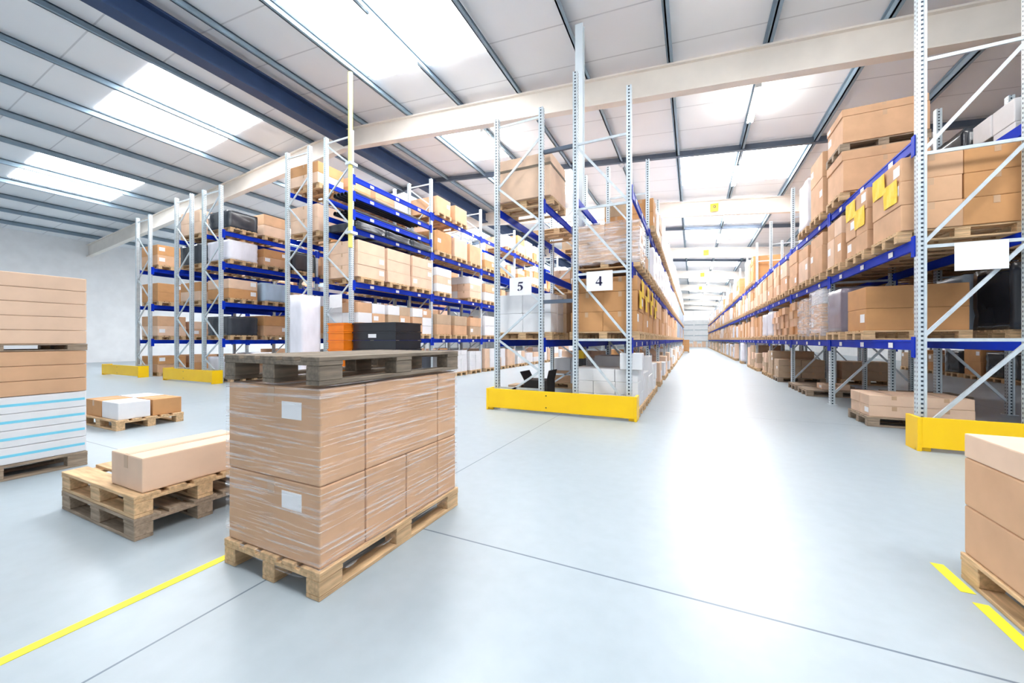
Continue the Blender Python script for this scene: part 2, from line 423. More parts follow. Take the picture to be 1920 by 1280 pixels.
# row spacers tying rack four to rack five
for z in (1.53, 3.62):
    tag(MB().bar((-1.883, 5.05, z), (-1.467, 5.05, z), .04, .05).build('rack_spacer', 'strut'),
        f'dark {"upper" if z > 2 else "lower"} spacer bar joining rack four to rack five', 'bar')

# yellow end guards
def guard(x0, x1, y0, label, h=.305, ret=.22, ht=None):
    t = thing('rack_end_guard', ((x0 + x1) / 2, y0, 0), label, 'guard', 'yellow rack end guards')
    l = (x1 - x0) / 2
    MB().box(-l + .03, l - .03, 0, .025, .035, h).build('front_board', 'yellow', t, bevel=.004)
    for s in (-1, 1):
        a, b = (-l, -l + .03) if s < 0 else (l - .03, l)
        m = MB().box(a, b, 0, ret, 0, h); m.box(min(a, b - .1 if s > 0 else a), max(b, a + .1 if s < 0 else b), .026, .05, 0, .03)
        e = m.build('end_return', 'yellow', t, bevel=.004)
    m = MB()
    for x in (-l * .12, -l * .12):
        for z in (.09, .25): m.cyl((x, -.006, z), (x, .0, z), .008, 10)
    m.build('bolt', 'strut', t)
guard(-2.70, -.615, 4.86, 'yellow steel guard across the ends of racks four and five')
guard(1.83, 4.0, 4.68, 'yellow steel guard across the end of the right rack')
guard(-11.95, -9.8, 4.95, 'yellow guard at the end of the far left rack')
guard(-15.4, -13.25, 4.97, 'yellow guard at the end of the leftmost rack')
guard(-8.0, -5.85, 5.12, 'yellow guard at the end of the tall left rack')

# row signs
def sign(x, y, z, label, digit):
    t = thing('row_sign', (x, y, z), label, 'sign', 'white row number signs')
    MB().box(-.17, .17, -.006, 0, -.128, .128).build('sheet', 'label', t, bevel=.002)
    if digit is None: return
    m = MB(); yb, yf = -.007, -.0095
    def pl(p): m.prism(p, yf, yb, axis='y')
    def arc(cx, cz, rx, rz, a0, a1, w0, w1, n=14, dx=1.0):
        A = [math.radians(a0 + (a1 - a0) * i / n) for i in range(n + 1)]
        for i in range(n):
            q = []
            for a, sg in ((A[i], 1), (A[i + 1], 1), (A[i + 1], -1), (A[i], -1)):
                tpar = (math.degrees(a) - a0) / (a1 - a0); wd = (w0 + (w1 - w0) * math.sin(math.pi * tpar)) / 2
                q.append((cx + (rx + sg * wd) * math.cos(a), cz + (rz + sg * wd * .6) * math.sin(a)))
            pl(q)
    if digit == '4':
        pl([(.0, -.062), (.026, -.062), (.026, .058), (.0, .058)])
        pl([(-.047, -.035), (.04, -.035), (.04, -.018), (-.047, -.018)])
        pl([(-.047, -.020), (-.038, -.020), (.020, .058), (.012, .058)])
    if digit == '5':
        pl([(-.026, .040), (.034, .040), (.042, .062), (-.020, .062)])
        pl([(-.026, .062), (-.018, .062), (-.030, .006), (-.040, .006)])
        arc(-.010, -.022, .034, .034, 140, -80, .012, .034)
        arc(-.022, -.05, .014, .010, 60, 330, .010, .016)
    m.build('numeral', 'ink', t)
sign(-1.098, 5.0, 1.766, 'white row sign printed 4 on the end frame of rack four', '4')
sign(-2.22, 5.0, 1.762, 'white row sign printed 5 on the end frame of rack five', '5')
sign(2.32, 4.87, 1.752, 'white sign on the end frame of the right rack', None)
sign(-6.33, 5.34, 1.76, 'white sign on the end frame of the tall left rack', None)
sign(-7.52, 5.34, 1.76, 'white sign on the end frame behind the tall left rack', None)

# yellow bay number plates on the rafters
def digit_mesh(body):
    m = MB(); yb, yf = -.012, -.015
    def arc(cx, cz, r, a0, a1, wd, n=18):
        A = [math.radians(a0 + (a1 - a0) * q / n) for q in range(n + 1)]
        for a, b in zip(A[:-1], A[1:]):
            m.prism([(cx + rr * math.cos(t), cz + rr * math.sin(t)) for rr, t in ((r + wd / 2, a), (r + wd / 2, b), (r - wd / 2, b), (r - wd / 2, a))], yf, yb, axis='y')
    if body == '9':
        arc(0, .03, .034, 0, 360, .02); arc(-.026, .03, .06, -62, 0, .02)
    else:
        for x in (-.03, .03): m.box(x - .009, x + .009, yf, yb, -.065, .065); m.bar((x - .03, (yf + yb) / 2, .04), (x, (yf + yb) / 2, .06), .003, .012)
    return m
def plate(x, yr, txt, label):
    y = yr - .09; z = deck_z(x) - .42
    t = thing('number_plate', (x, y, z), label, 'sign', 'yellow number plates on the rafters')
    MB().box(-.12, .12, -.012, .0, -.13, .13).build('plate', 'yellow', t, bevel=.003)
    MB().box(-.02, .02, .0, .07, -.05, .05).build('bracket', 'steel', t)
    if txt: digit_mesh(txt).build('numeral', 'ink', t)
plate(.66, RAF[2], '9', 'yellow plate numbered 9 on the rafter over the right aisle')
plate(.62, RAF[3], '11', 'yellow plate numbered 11 on the next rafter over the right aisle')
plate(.60, RAF[4], None, 'small yellow plate on the third visible rafter over the right aisle')
plate(.60, RAF[5], None, 'tiny yellow plate on the farthest rafter over the right aisle')
plate(-5.05, RAF[2], '9', 'yellow plate numbered 9 on the rafter seen between racks four and five')
# smoke detector under a purlin
zd = deck_z(-1.83) - .17
t = thing('smoke_detector', (-1.83, 11.16, zd), 'round white smoke detector under the roof above rack four', 'detector')
MB().cyl((0, 0, -.05), (0, 0, 0), .075, 24).build('base', 'wall', t, bevel=.006)
MB().cyl((0, 0, -.09), (0, 0, -.05), .05, 24).build('sensor_head', 'label', t, bevel=.008)
# yellow pipe dropping from the roof onto the left rack
t = thing('yellow_pole', (-5.86, 5.27, 0), 'tall pale yellow pole clamped upright on the tall left rack', 'pole')
MB().cyl((0, 0, 2.75), (0, 0, 6.05), .04, 16).build('shaft', 'paleyellow', t)
MB().box(-.07, .07, -.06, .11, 3.0, 3.05).box(-.07, .07, -.06, .11, 4.3, 4.35).build('clamp', 'steel', t)

# ------------------------------------------------------------------ goods: records first, objects later
ITEMS = []   # dict(kind, c, d, tone, label, group, ...)
def rec(kind, x0, x1, y0, y1, z0, z1, tone, label, cat, group, face=0, force=False, **kw):
    ITEMS.append(dict(kind=kind, b=(x0, x1, y0, y1, z0, z1), tone=tone, label=label, cat=cat, group=group, face=face, force=force, **kw))

PH = .11
def lvname(rn, li):
    if li == 0: return 'on the floor'
    n = len(RK[rn]['levels'])
    return (['lowest shelf', 'middle shelf', 'top shelf'] if n == 3 else ['lowest shelf', 'second shelf', 'third shelf', 'top shelf'])[li - 1]
TN = {'brown': 'brown', 'tan': 'tan', 'pale': 'pale', 'dusty': 'dusty', 'white': 'white', 'black': 'black'}

def where(rn, bay, li, slot, ns):
    s = {1: 'only', 2: ['near', 'far'], 3: ['near', 'middle', 'far']}[ns]
    s = s if isinstance(s, str) else s[slot]
    shelf = lvname(rn, li)
    return s, shelf, ORD[bay], rn

def layer_words(nz): return {1: ['single'], 2: ['lower', 'upper'], 3: ['bottom', 'middle', 'top'], 4: ['bottom', 'second', 'third', 'top'],
                             5: ['bottom', 'second', 'middle', 'fourth', 'top'], 6: ['bottom', 'second', 'third', 'fourth', 'fifth', 'top']}[nz]
def col_words(ny): return {1: [''], 2: ['near', 'far'], 3: ['near', 'centre', 'far'], 4: ['nearest', 'near-centre', 'far-centre', 'farthest']}[ny]

USED = set()
def load(rn, bay, li, slot, kind, ns=3, pal=True, w=.62, tones=('brown',), ny=1, nz=2, nx=2, h=.6, hs=None, jit=.012, dz=0, dy=0, depth=.88, noun='carton', second='', sheet=False, pdark=False):
    if (rn, bay, li, slot, second) in USED: return
    USED.add((rn, bay, li, slot, second))
    R = RK[rn]; side = R['side']
    lvs = [0] + R['levels']
    if li < len(R['levels']):
        room = lvs[li + 1] - lvs[li] - .10 - .03 - (PH if pal else 0)
        if h > room:
            if hs: hs = [q * room / sum(hs) for q in hs]
            h = room
    base = dz + (0 if li == 0 else R['levels'][li - 1] + .001)
    clear = R['pitch'] - .09
    yc = R['y0'] + bay * R['pitch'] + .045 + clear * (slot + .5) / ns + dy
    xc = R['xf'] + side * .38
    s, shelf, ob, rname = where(rn, bay, li, slot, ns)
    loc = f'{s} {second}pallet, {shelf}, {ob} bay, {rname}'.replace('pallet, on the floor', 'floor pallet')
    z = base
    if pal:
        rec('pallet', xc - .46, xc + .46, yc - .31, yc + .31, z, z + PH, 'wood_grey' if pdark else 'wood',
            f'wooden pallet, {loc}', 'pallet', f'wooden pallets in the {rname}')
        z += PH + .001
    f = -side   # the aisle is on this x side
    if kind == 'grid':
        hh = hs or [h / nz] * nz
        for k in range(nz):
            dyw = w / ny; dxw = depth / nx
            for i in range(ny):
                for j in range(nx):
                    t = random.choice(tones)
                    g = .003 + random.random() * jit * .5
                    x0 = xc - side * depth / 2 + side * dxw * j; x1 = x0 + side * dxw
                    x0, x1 = min(x0, x1), max(x0, x1)
                    ox = random.uniform(-jit, jit) * .6
                    y0 = yc - w / 2 + dyw * i
                    cw = col_words(ny)[i]; lw = layer_words(nz)[k]
                    fr = '' if nx == 1 else ('aisle-side' if j == 0 else 'inner' if j == nx - 1 else 'mid')
                    lab = ' '.join(f'{TN[t]} {noun}, {lw} {cw} {fr}, {loc}'.replace(' ,', ',').split())
                    while len(lab.split()) > 16: lab = lab.replace('carton, ', '', 1)
                    rec('carton', x0 + .002 + ox, x1 - .002 + ox, y0 + g, y0 + dyw - g, z, z + hh[k] - .0015, t, lab, 'box', f'cartons in the {rname}', f if j == 0 else 0)
            z += hh[k]
    elif kind == 'wrap':
        rec('wrap', xc - depth / 2, xc + depth / 2, yc - w / 2, yc + w / 2, z, z + h, tones[0],
            f'{dict(whitewrap="white", bluewrap="blue-grey", darkwrap="black", redwrap="red", greywrap="dark grey")[tones[0]]} wrapped load, {loc}', 'load', f'wrapped loads in the {rname}')
        z += h
    if kind == 'grid' and sheet is True:
        xs = xc + f * (depth / 2 + .012)
        for q, (ya, yb, za, zb) in enumerate(((-.42, .02, .42, .74), (.0, .44, .66, .97))):
            rec('sheet', min(xs, xs + f * .003), max(xs, xs + f * .003), yc + w * ya, yc + w * yb, base + PH + h * za, base + PH + h * zb, 'yellow_paper',
                f'{["lower", "upper"][q]} yellow paper sheet stuck on cartons, {loc}', 'sheet', 'yellow paper sheets on cartons', force=True)
    if sheet == 'film' or kind == 'film':
        rec('film', xc - depth / 2 - .02, xc + depth / 2 + .02, yc - w / 2 - .018, yc + w / 2 + .018, base + PH * .4, z + .012, 'film_heavy',
            f'clear stretch film around cartons, {loc}', 'film', 'stretch film on racked loads', force=True)

B3 = ('brown', 'tan', 'tan', 'pale')
R3 = 'right rack'
# --- right rack, nearest bays as the photograph shows them
load(R3, 0, 1, 1, 'grid', tones=('brown',), nx=1, ny=1, nz=2, w=.60, h=.52, dy=.02)
load(R3, 0, 1, 2, 'wrap', tones=('greywrap',), w=.64, h=.60)
load(R3, 0, 2, 0, 'grid', tones=('tan', 'tan', 'brown'), nx=2, ny=1, nz=3, w=.66, hs=[.27, .25, .25], h=.77, sheet=True)
load(R3, 0, 2, 1, 'grid', tones=('tan',), nx=2, ny=2, nz=3, w=.70, hs=[.22, .26, .24], h=.72, sheet=True)
load(R3, 0, 2, 2, 'grid', tones=('tan', 'pale'), nx=2, ny=2, nz=2, w=.62, hs=[.40, .24], h=.64)
load(R3, 0, 3, 2, 'grid', tones=('tan',), nx=1, ny=1, nz=2, w=.68, hs=[.42, .13], h=.55)
load(R3, 0, 3, 2, 'grid', tones=('tan',), nx=1, ny=1, nz=2, w=.66, hs=[.36, .10], h=.46, dz=.66, second='stacked ', pdark=True)
load(R3, 0, 0, 1, 'grid', tones=('pale',), nx=2, ny=2, nz=2, w=.58, hs=[.13, .12], h=.25, dy=-.10, pdark=True)
load(R3, 1, 1, 0, 'grid', tones=('pale', 'white'), nx=2, ny=1, nz=3, w=.62, h=.70, sheet='film')
load(R3, 1, 1, 1, 'grid', tones=('pale',), nx=2, ny=2, nz=3, w=.64, h=.62, sheet='film')
load(R3, 1, 1, 2, 'grid', tones=('tan', 'brown'), nx=2, ny=2, nz=4, w=.66, h=.64, jit=.05)
load(R3, 1, 2, 0, 'grid', tones=('tan',), nx=2, ny=1, nz=2, w=.68, hs=[.44, .20], h=.64)
load(R3, 1, 2, 1, 'grid', tones=('tan', 'pale'), nx=2, ny=1, nz=2, w=.66, hs=[.40, .22], h=.62)
load(R3, 1, 2, 2, 'grid', tones=('tan',), nx=2, ny=1, nz=3, w=.66, h=.70)
load(R3, 1, 3, 0, 'grid', tones=('tan', 'pale'), nx=2, ny=1, nz=2, w=.68, hs=[.55, .4], h=.95)
load(R3, 1, 3, 1, 'wrap', tones=('whitewrap',), w=.64, h=.85)
load(R3, 1, 0, 1, 'grid', tones=('pale',), nx=1, ny=1, nz=1, w=.34, h=.1, depth=.4, pdark=True)
load(R3, 1, 0, 2, 'pal', pdark=True)
load(R3, 2, 1, 0, 'grid', tones=('tan', 'brown'), nx=2, ny=2, nz=4, w=.68, h=.60, jit=.06)
load(R3, 2, 1, 1, 'grid', tones=('tan', 'pale'), nx=2, ny=2, nz=4, w=.68, h=.58, jit=.06)
load(R3, 2, 1, 2, 'wrap', tones=('whitewrap',), w=.66, h=.62)
load(R3, 2, 0, 1, 'grid', tones=('dusty',), nx=2, ny=2, nz=3, w=.60, h=.42, pdark=True)
load(R3, 2, 0, 2, 'grid', tones=('dusty',), nx=2, ny=2, nz=4, w=.62, h=.60)
load(R3, 3, 0, 0, 'grid', tones=('dusty', 'pale'), nx=2, ny=2, nz=4, w=.62, h=.52)
load(R3, 3, 0, 2, 'grid', tones=('pale', 'dusty'), nx=2, ny=2, nz=3, w=.62, h=.45)
for k in range(3):
    load(R3, 2, 2, k, 'grid', tones=('tan', 'pale', 'tan'), nx=2, ny=1 + k % 2, nz=2 + k % 2, w=.67, h=.66 + .04 * (k % 2))
    load(R3, 3, 2, k, 'grid', tones=('tan', 'pale'), nx=2, ny=2, nz=2, w=.66, h=.62)
    load(R3, 3, 1, k, *(('wrap',) if k == 0 else ('grid',)), tones=('whitewrap',) if k == 0 else ('brown', 'tan'), nx=2, ny=2, nz=2, w=.66, h=.60)
load(R3, 4, 3, 0, 'grid', tones=('brown',), nx=1, ny=1, nz=3, w=.66, h=.8)
load(R3, 4, 3, 1, 'grid', tones=('tan',), nx=2, ny=1, nz=3, w=.66, h=.7)
rs = random.Random(5)
for b in range(4, 21):
    for k in range(3):
        for li in (0, 1, 2, 3):
            if li == 3 and b == 4 and k < 2: continue
            r = rs.random()
            if li == 0 and r < .25: continue
            if li == 3 and (b < 6 or r < .3) and k != 2: continue
            if r > (.45 if li == 3 else .78): load(R3, b, li, k, 'wrap', tones=('whitewrap',), w=.66, h=rs.uniform(.5, .8 if li != 3 else 1.0))
            else: load(R3, b, li, k, 'grid', tones=('dusty', 'pale') if li == 0 else B3, nx=2, ny=rs.choice((1, 2)), nz=rs.choice((2, 2, 3)), w=.66, h=rs.uniform(.5, .72))
# --- rack behind the right rack
RB = 'rack behind right rack'
load(RB, 0, 3, 0, 'wrap', tones=('darkwrap',), w=.66, h=.45)
load(RB, 0, 3, 1, 'grid', tones=('black', 'white'), nx=2, ny=2, nz=2, w=.66, h=.5)
load(RB, 0, 3, 2, 'wrap', tones=('darkwrap',), w=.66, h=.6)
load(RB, 0, 2, 0, 'grid', tones=('brown',), nx=2, ny=2, nz=3, w=.7, h=.72)
load(RB, 0, 2, 1, 'grid', tones=('brown', 'tan'), nx=2, ny=1, nz=3, w=.66, h=.66)
load(RB, 0, 2, 2, 'grid', tones=('brown',), nx=2, ny=2, nz=2, w=.66, h=.66)
load(RB, 0, 1, 0, 'wrap', tones=('darkwrap',), w=.68, h=.78)
load(RB, 0, 1, 1, 'wrap', tones=('darkwrap',), w=.66, h=.7)
load(RB, 0, 1, 2, 'wrap', tones=('bluewrap',), w=.66, h=.7)
load(RB, 1, 0, 1, 'pal', pdark=True)
load(RB, 2, 0, 1, 'grid', tones=('dusty',), nx=2, ny=2, nz=2, w=.6, h=.4)
for b in range(1, 6):
    for k in range(3):
        for li in (1, 2, 3):
            if rs.random() < .3: continue
            load(RB, b, li, k, 'grid', tones=('brown', 'tan', 'dusty'), nx=1, ny=1, nz=2, w=.64, h=rs.uniform(.45, .7))
for b in range(0, 5):  # fill the added far right rack so the gap before it reads dark
    for k in range(3):
        for li in (0, 1, 2, 3):
            if rs.random() < .15: continue
            if rs.random() < .4: load('far right rack', b, li, k, 'wrap', tones=('darkwrap',), w=.64, h=.6)
            else: load('far right rack', b, li, k, 'grid', tones=('brown', 'dusty'), nx=1, ny=1, nz=2, w=.64, h=rs.uniform(.45, .7))
# --- rack four
R4 = 'rack four'
for k in range(3):
    load(R4, 0, 1, k, 'grid', tones=('brown',), nx=2, ny=1, nz=3, w=.62, hs=[.275, .275, .20], h=.75, sheet=(k < 3))
    load(R4, 1, 1, k, 'grid', tones=('brown', 'tan'), nx=2, ny=1, nz=2, w=.62, h=.66, sheet=(k < 1))
load(R4, 0, 2, 0, 'grid', tones=('pale', 'tan'), nx=2, ny=1, nz=2, w=.60, hs=[.26, .24], h=.50, sheet='film', dy=.08)
load(R4, 0, 2, 1, 'grid', tones=('tan',), nx=2, ny=1, nz=1, w=.60, h=.2)
load(R4, 0, 2, 2, 'pal')
load(R4, 0, 0, 0, 'grid', tones=('white',), nx=3, ny=2, nz=3, w=.62, h=.50, dy=.05)
load(R4, 0, 0, 1, 'grid', tones=('white',), nx=2, ny=2, nz=2, w=.60, h=.40)
load(R4, 0, 0, 2, 'grid', tones=('white',), nx=2, ny=1, nz=2, w=.60, h=.62)
load(R4, 1, 0, 0, 'grid', tones=('white',), nx=2, ny=2, nz=3, w=.60, h=.45)
load(R4, 1, 0, 2, 'grid', tones=('white', 'pale'), nx=2, ny=2, nz=2, w=.60, h=.40)
load(R4, 1, 3, 0, 'grid', tones=('brown', 'dusty'), nx=2, ny=1, nz=2, w=.62, h=.5)
load(R4, 1, 3, 1, 'wrap', tones=('whitewrap',), w=.62, h=.55)
load(R4, 1, 3, 2, 'grid', tones=('pale',), nx=2, ny=1, nz=2, w=.62, h=.6)
for k in range(3): load(R4, 1, 2, k, 'wrap', tones=('whitewrap',), w=.62, h=.6 + .06 * k)
for b in range(2, 13):
    for k in range(3):
        for li in (0, 1, 2, 3):
            r = rs.random()
            if li == 0 and r < .35: continue
            if b >= 6 and li in (1, 2) and r < .8: load(R4, b, li, k, 'wrap', tones=('bluewrap',), w=.62, h=.78)
            elif li >= 2: load(R4, b, li, k, 'wrap', tones=('whitewrap',), w=.62, h=rs.uniform(.6, .8 if li == 2 else 1.0))
            elif li == 0: load(R4, b, li, k, 'grid', tones=('white', 'pale'), nx=2, ny=1, nz=2, w=.6, h=rs.uniform(.3, .6))
            else: load(R4, b, li, k, 'grid', tones=B3, nx=2, ny=1, nz=2, w=.62, h=rs.uniform(.55, .72))
# --- rack five
R5 = 'rack five'
load(R5, 0, 1, 0, 'grid', tones=('white',), nx=2, ny=2, nz=2, w=.60, h=.56)
load(R5, 0, 1, 1, 'grid', tones=('dusty',), nx=2, ny=2, nz=2, w=.66, h=.62)
load(R5, 0, 1, 2, 'grid', tones=('brown',), nx=2, ny=2, nz=2, w=.6, h=.5)
load(R5, 0, 3, 0, 'grid', tones=('pale',), nx=1, ny=1, nz=1, w=.72, h=.62, dy=.03, noun='strapped carton')
load(R5, 0, 3, 2, 'pal')
load(R5, 1, 3, 1, 'grid', tones=('dusty', 'brown'), nx=2, ny=1, nz=2, w=.62, h=.5)
for b in range(1, 8):
    for k in range(3):
        for li in (0, 1, 2, 3):
            if rs.random() < (.55 if b < 3 else .3): continue
            load(R5, b, li, k, 'grid', tones=('tan', 'white', 'brown', 'pale'), nx=2, ny=rs.choice((1, 2)), nz=2, w=.62, h=rs.uniform(.35, .65))
# --- tall left rack
RL = 'left rack'
for k in range(3):
    load(RL, 0, 2, k, 'grid', tones=('pale',), nx=1, ny=1, nz=3, w=.74, h=.72)
    load(RL, 1, 2, k, 'grid', tones=('pale', 'pale', 'white'), nx=2, ny=1, nz=3, w=.66, h=.62) if k != 1 else None
    load(RL, 0, 1, k, 'grid', tones=('dusty', 'tan', 'white'), nx=2, ny=2, nz=3, w=.72, h=.60)
    load(RL, 1, 1, k, 'grid', tones=('dusty', 'tan'), nx=2, ny=1, nz=2, w=.64, h=.52)
    load(RL, 0, 3, k, 'wrap', tones=('darkwrap',), w=.74, h=.14, pal=False)
    load(RL, 1, 3, k, 'grid', tones=('tan', 'pale') if k else ('brown',), nx=2, ny=1, nz=1, w=.66, h=.52)
    load(RL, 1, 4, k, 'grid', tones=('tan',), nx=2, ny=1, nz=1, w=.6, h=.40) if k < 2 else None
for b in range(2, 7):
    for k in range(3):
        for li in (0, 1, 2, 3, 4):
            if rs.random() < (.75 if li == 4 else .2): continue
            load(RL, b, li, k, 'grid', tones=('white', 'pale') if li == 0 else ('tan', 'pale', 'white', 'brown'), nx=2, ny=rs.choice((1, 2)), nz=2, w=.64, h=rs.uniform(.35, .62))
load(RL, 1, 0, 1, 'grid', tones=('white',), nx=2, ny=2, nz=5, w=.64, h=.6)
load(RL, 1, 0, 2, 'grid', tones=('white',), nx=2, ny=2, nz=5, w=.64, h=.55)
load(RL, 0, 0, 2, 'wrap', tones=('darkwrap',), w=.64, h=.6)
load(RL, 0, 0, 1, 'wrap', tones=('whitewrap',), w=.64, h=.6)
# dark tube bundles on the two extra shelves of the first bay
for j, L in enumerate((3.5, 3.86)):
    for k in range(6):
        yc = 5.4 + 1.25; x = -6.05 - .1 * k
        rec('tube', x - .045, x + .045, 5.5, 7.8, L + .002, L + .092, 'blackplast',
            f'black plastic tube, {ORD[k]} from the aisle, {"upper" if j else "lower"} tube shelf of tall left rack', 'tube', 'black tubes on the tall left rack')
# --- far left racks, only a few loads each
for rn, bays in (('rack behind left rack', 2), ('far left rack', 4), ('rack behind far left rack', 1), ('farthest rack', 3)):
    for b in range(bays):
        for li in range(0, len(RK[rn]['levels']) + 1):
            for k in range(3):
                r = rs.random()
                if r < .15: continue
                if rn == 'far left rack' and li == 4 and b == 0 and k == 2: load(rn, b, li, k, 'wrap', tones=('redwrap',), w=.66, h=.4); continue
                if r < .4: load(rn, b, li, k, 'wrap', tones=(rs.choice(('whitewrap', 'darkwrap', 'bluewrap')),), w=.66, h=rs.uniform(.4, .6))
                else: load(rn, b, li, k, 'grid', tones=('tan', 'pale', 'brown'), nx=1, ny=1, nz=2, w=.66, h=rs.uniform(.4, .58))

# --- loose goods on the floor
def loose(kind, x0, x1, y0, y1, z0, z1, tone, label, cat, group=None, face=0, **kw):
    rec(kind, x0, x1, y0, y1, z0, z1, tone, label, cat, group, face, True, **kw)
GP = 'cartons on the film wrapped pallet'
# big film-wrapped load left of the camera
FX0, FX1, FY0, FY1 = -1.905, -1.285, 1.01, 1.965
loose('pallet', FX0, FX1, FY0, FY1, 0, PH, 'wood', 'light wooden pallet under the large film wrapped carton load', 'pallet', rot=True, parts=True)
ys_lo = [1.02, 1.25, 1.515, 1.775, 1.955]; ys_up = [1.02, 1.25, 1.775, 1.955]
for lay, ys, z0, z1 in (('lower', ys_lo, PH + .002, .43), ('upper', ys_up, .4315, .81)):
    names = ['nearest', 'second', 'third', 'farthest'] if len(ys) == 5 else ['nearest', 'middle', 'farthest']
    for i, (a, b) in enumerate(zip(ys[:-1], ys[1:])):
        loose('carton', FX0 + .012, FX1 - .012, a + .003, b - .003, z0, z1, 'tan' if lay == 'lower' else 'tan',
              f'{names[i]} tan carton in the {lay} layer of the foreground film wrapped load', 'box', GP, face=0, ends=(i == 0))
loose('film', FX0 + .006, FX1 - .006, FY0 + .004, FY1 - .002, .05, .822, 'film', 'clear stretch film wound around the foreground carton load', 'film', 'stretch film', fine=True)
loose('pallet', FX0 - .0, FX1 + .0, FY0, FY1, .824,   .824 + PH, 'wood_dark', 'dark weathered pallet lying on top of the film wrapped load', 'pallet', rot=True, parts=True)
# tall stack at the left edge
TX0, TX1, TY0, TY1 = -5.02, -4.40, .40, 1.34
loose('pallet', TX0, TX1, TY0, TY1, 0, PH, 'wood_grey', 'grey pallet under the white cartons with blue stripes at left', 'pallet', rot=True, parts=True)
z = PH + .002
for k in range(4):
    for i in range(2):
        a = TY0 + (TY1 - TY0) * i / 2; b = a + (TY1 - TY0) / 2
        loose('carton', TX0 + .01, TX1 - .01, a + .004, b - .004, z, z + .118, 'white', f'{["near", "far"][i]} white carton with blue stripe, {layer_words(4)[k]} layer of leftmost stack', 'box', 'striped white cartons at left', face=0, stripe=True)
    z += .12
z += .002
for part, nl, hh in (('lower', 3, .108), ('upper', 5, .104)):
    for k in range(nl):
        for i in range(2):
            a = TY0 + (TY1 - TY0) * i / 2; b = a + (TY1 - TY0) / 2
            loose('carton', TX0 + .01, TX1 - .01, a + .003, b - .003, z, z + hh - .002, 'tan' if part == 'lower' else 'pale',
                  f'{["near", "far"][i]} flat {"tan" if part == "lower" else "pale"} carton, {layer_words(nl)[k]} of {part} part of leftmost stack', 'box', 'flat cartons in the leftmost stack', face=0)
        z += hh
    if part == 'lower':
        loose('pallet', TX0, TX1, TY0, TY1, z, z + .05, 'wood_grey', 'thin pallet between the two parts of the leftmost carton stack', 'pallet', rot=True)
        z += .052
# two empty pallets stacked beside the wrapped load
for k in range(2):
    loose('pallet', -3.38, -2.5, .92, 1.54, k * (PH + .001), k * (PH + .001) + PH, ['wood_grey', 'wood'][k],
          ['lower grey empty pallet in the pair left of the wrapped load', 'upper light empty pallet in the pair left of the wrapped load'][k], 'pallet', 'empty pallets', parts=True)
loose('carton', -2.86, -2.52, .96, 1.50, .2225, .40, 'pale', 'pale carton lying on the pair of empty pallets', 'box')
rec('wrap', -6.68, -6.33, 4.62, 5.0, 0, 1.82, 'whitewrap', 'tall narrow white wrapped roll standing before the tall left rack', 'load', 'wrapped loads on the floor', force=True)
# small brown cartons on a pallet farther left
loose('pallet', -6.6, -5.7, 1.95, 2.57, 0, PH, 'wood', 'pallet with low brown cartons behind the leftmost stack', 'pallet', parts=True)
for i in range(2):
    for j in range(2):
        loose('carton', -6.55 + .42 * i, -6.15 + .42 * i, 1.98 + .3 * j, 2.26 + .3 * j, PH + .002, .30, ['brown', 'white'][(i + j) % 2],
              f'low {["brown", "white"][(i + j) % 2]} carton, {["left", "right"][i]} {["near", "far"][j]} on pallet behind leftmost stack', 'box', 'low cartons at left')
# pallet of cartons at the right edge of the picture
loose('pallet', 1.02, 1.66, 1.30, 2.27, 0, PH, 'wood', 'wooden pallet under the carton stack at the right edge', 'pallet', rot=True, parts=True)
z = PH + .002
for k, (hh, tn) in enumerate(((.20, 'tan'), (.20, 'tan'), (.10, 'pale'))):
    for i in range(2):
        a = 1.31 + .48 * i
        loose('carton', 1.03, 1.65, a, a + .476, z, z + hh - .002, tn, f'{["near", "far"][i]} {TN[tn]} carton, {layer_words(3)[k]} layer of stack at right edge', 'box', 'cartons at the right edge', face=0)
    z += hh
# pallet of cartons standing in the far aisle
load_x = -.72
loose('pallet', -1.18 + .02, -.26 + .02, 32.6, 33.22, 0, PH, 'wood_grey', 'pallet standing in the aisle far away past rack four', 'pallet')
for k in range(4):
    for i in range(2):
        loose('carton', -1.14 + .45 * i, -.70 + .45 * i, 32.62, 33.2, PH + .002 + .225 * k, PH + .225 * (k + 1), 'brown',
              f'{["left", "right"][i]} brown carton, {layer_words(4)[k]} layer of the far stack standing in the aisle', 'box', 'brown cartons standing in the aisle')
# goods by the far doors
for i in range(4):
    x = -.5 + .55 * i
    loose('carton', x, x + .48, 59.2, 59.8, 0, .5 + .3 * (i % 2), 'pale', f'{ORD[i]} pale box from the left by the far roller doors', 'box', 'boxes by the far doors')
# black open cartons on the floor in the end of rack five
loose('carton', -2.30, -1.93, 5.30, 5.66, 0, .40, 'black', 'tall open black carton on the floor under rack five', 'box', flaps=True)
loose('carton', -2.16, -1.92, 5.14, 5.29, 0, .21, 'black', 'small black carton with white label before the tall open black carton', 'box', ends=True)
loose('carton', -2.50, -2.33, 5.14, 5.34, 0, .22, 'black', 'black carton with white label behind the left end of the yellow guard', 'box', ends=True)
loose('carton', -2.62, -2.40, 5.42, 5.7, 0, .30, 'dusty', 'dusty brown carton behind the black cartons under rack five', 'box')
loose('carton', -.86, -.58, 5.12, 5.30, PH + .505, PH + .72, 'white', 'single white carton lying on white carton stack under rack four', 'box')
# orange and black crates behind the wrapped load
for k in range(9):
    z0 = k * .142
    loose('crate', -5.45, -5.10, 4.45, 4.85, z0, z0 + .14, 'orange', f'orange plastic crate, {ORD[k]} from the floor in the orange stack', 'crate', 'orange crates in a stack')
    loose('crate', -5.05, -4.15, 4.60, 5.2, z0, z0 + .14, 'blackplast', f'wide black plastic crate, {ORD[k]} from the floor in the black stack', 'crate', 'black crates in a stack')
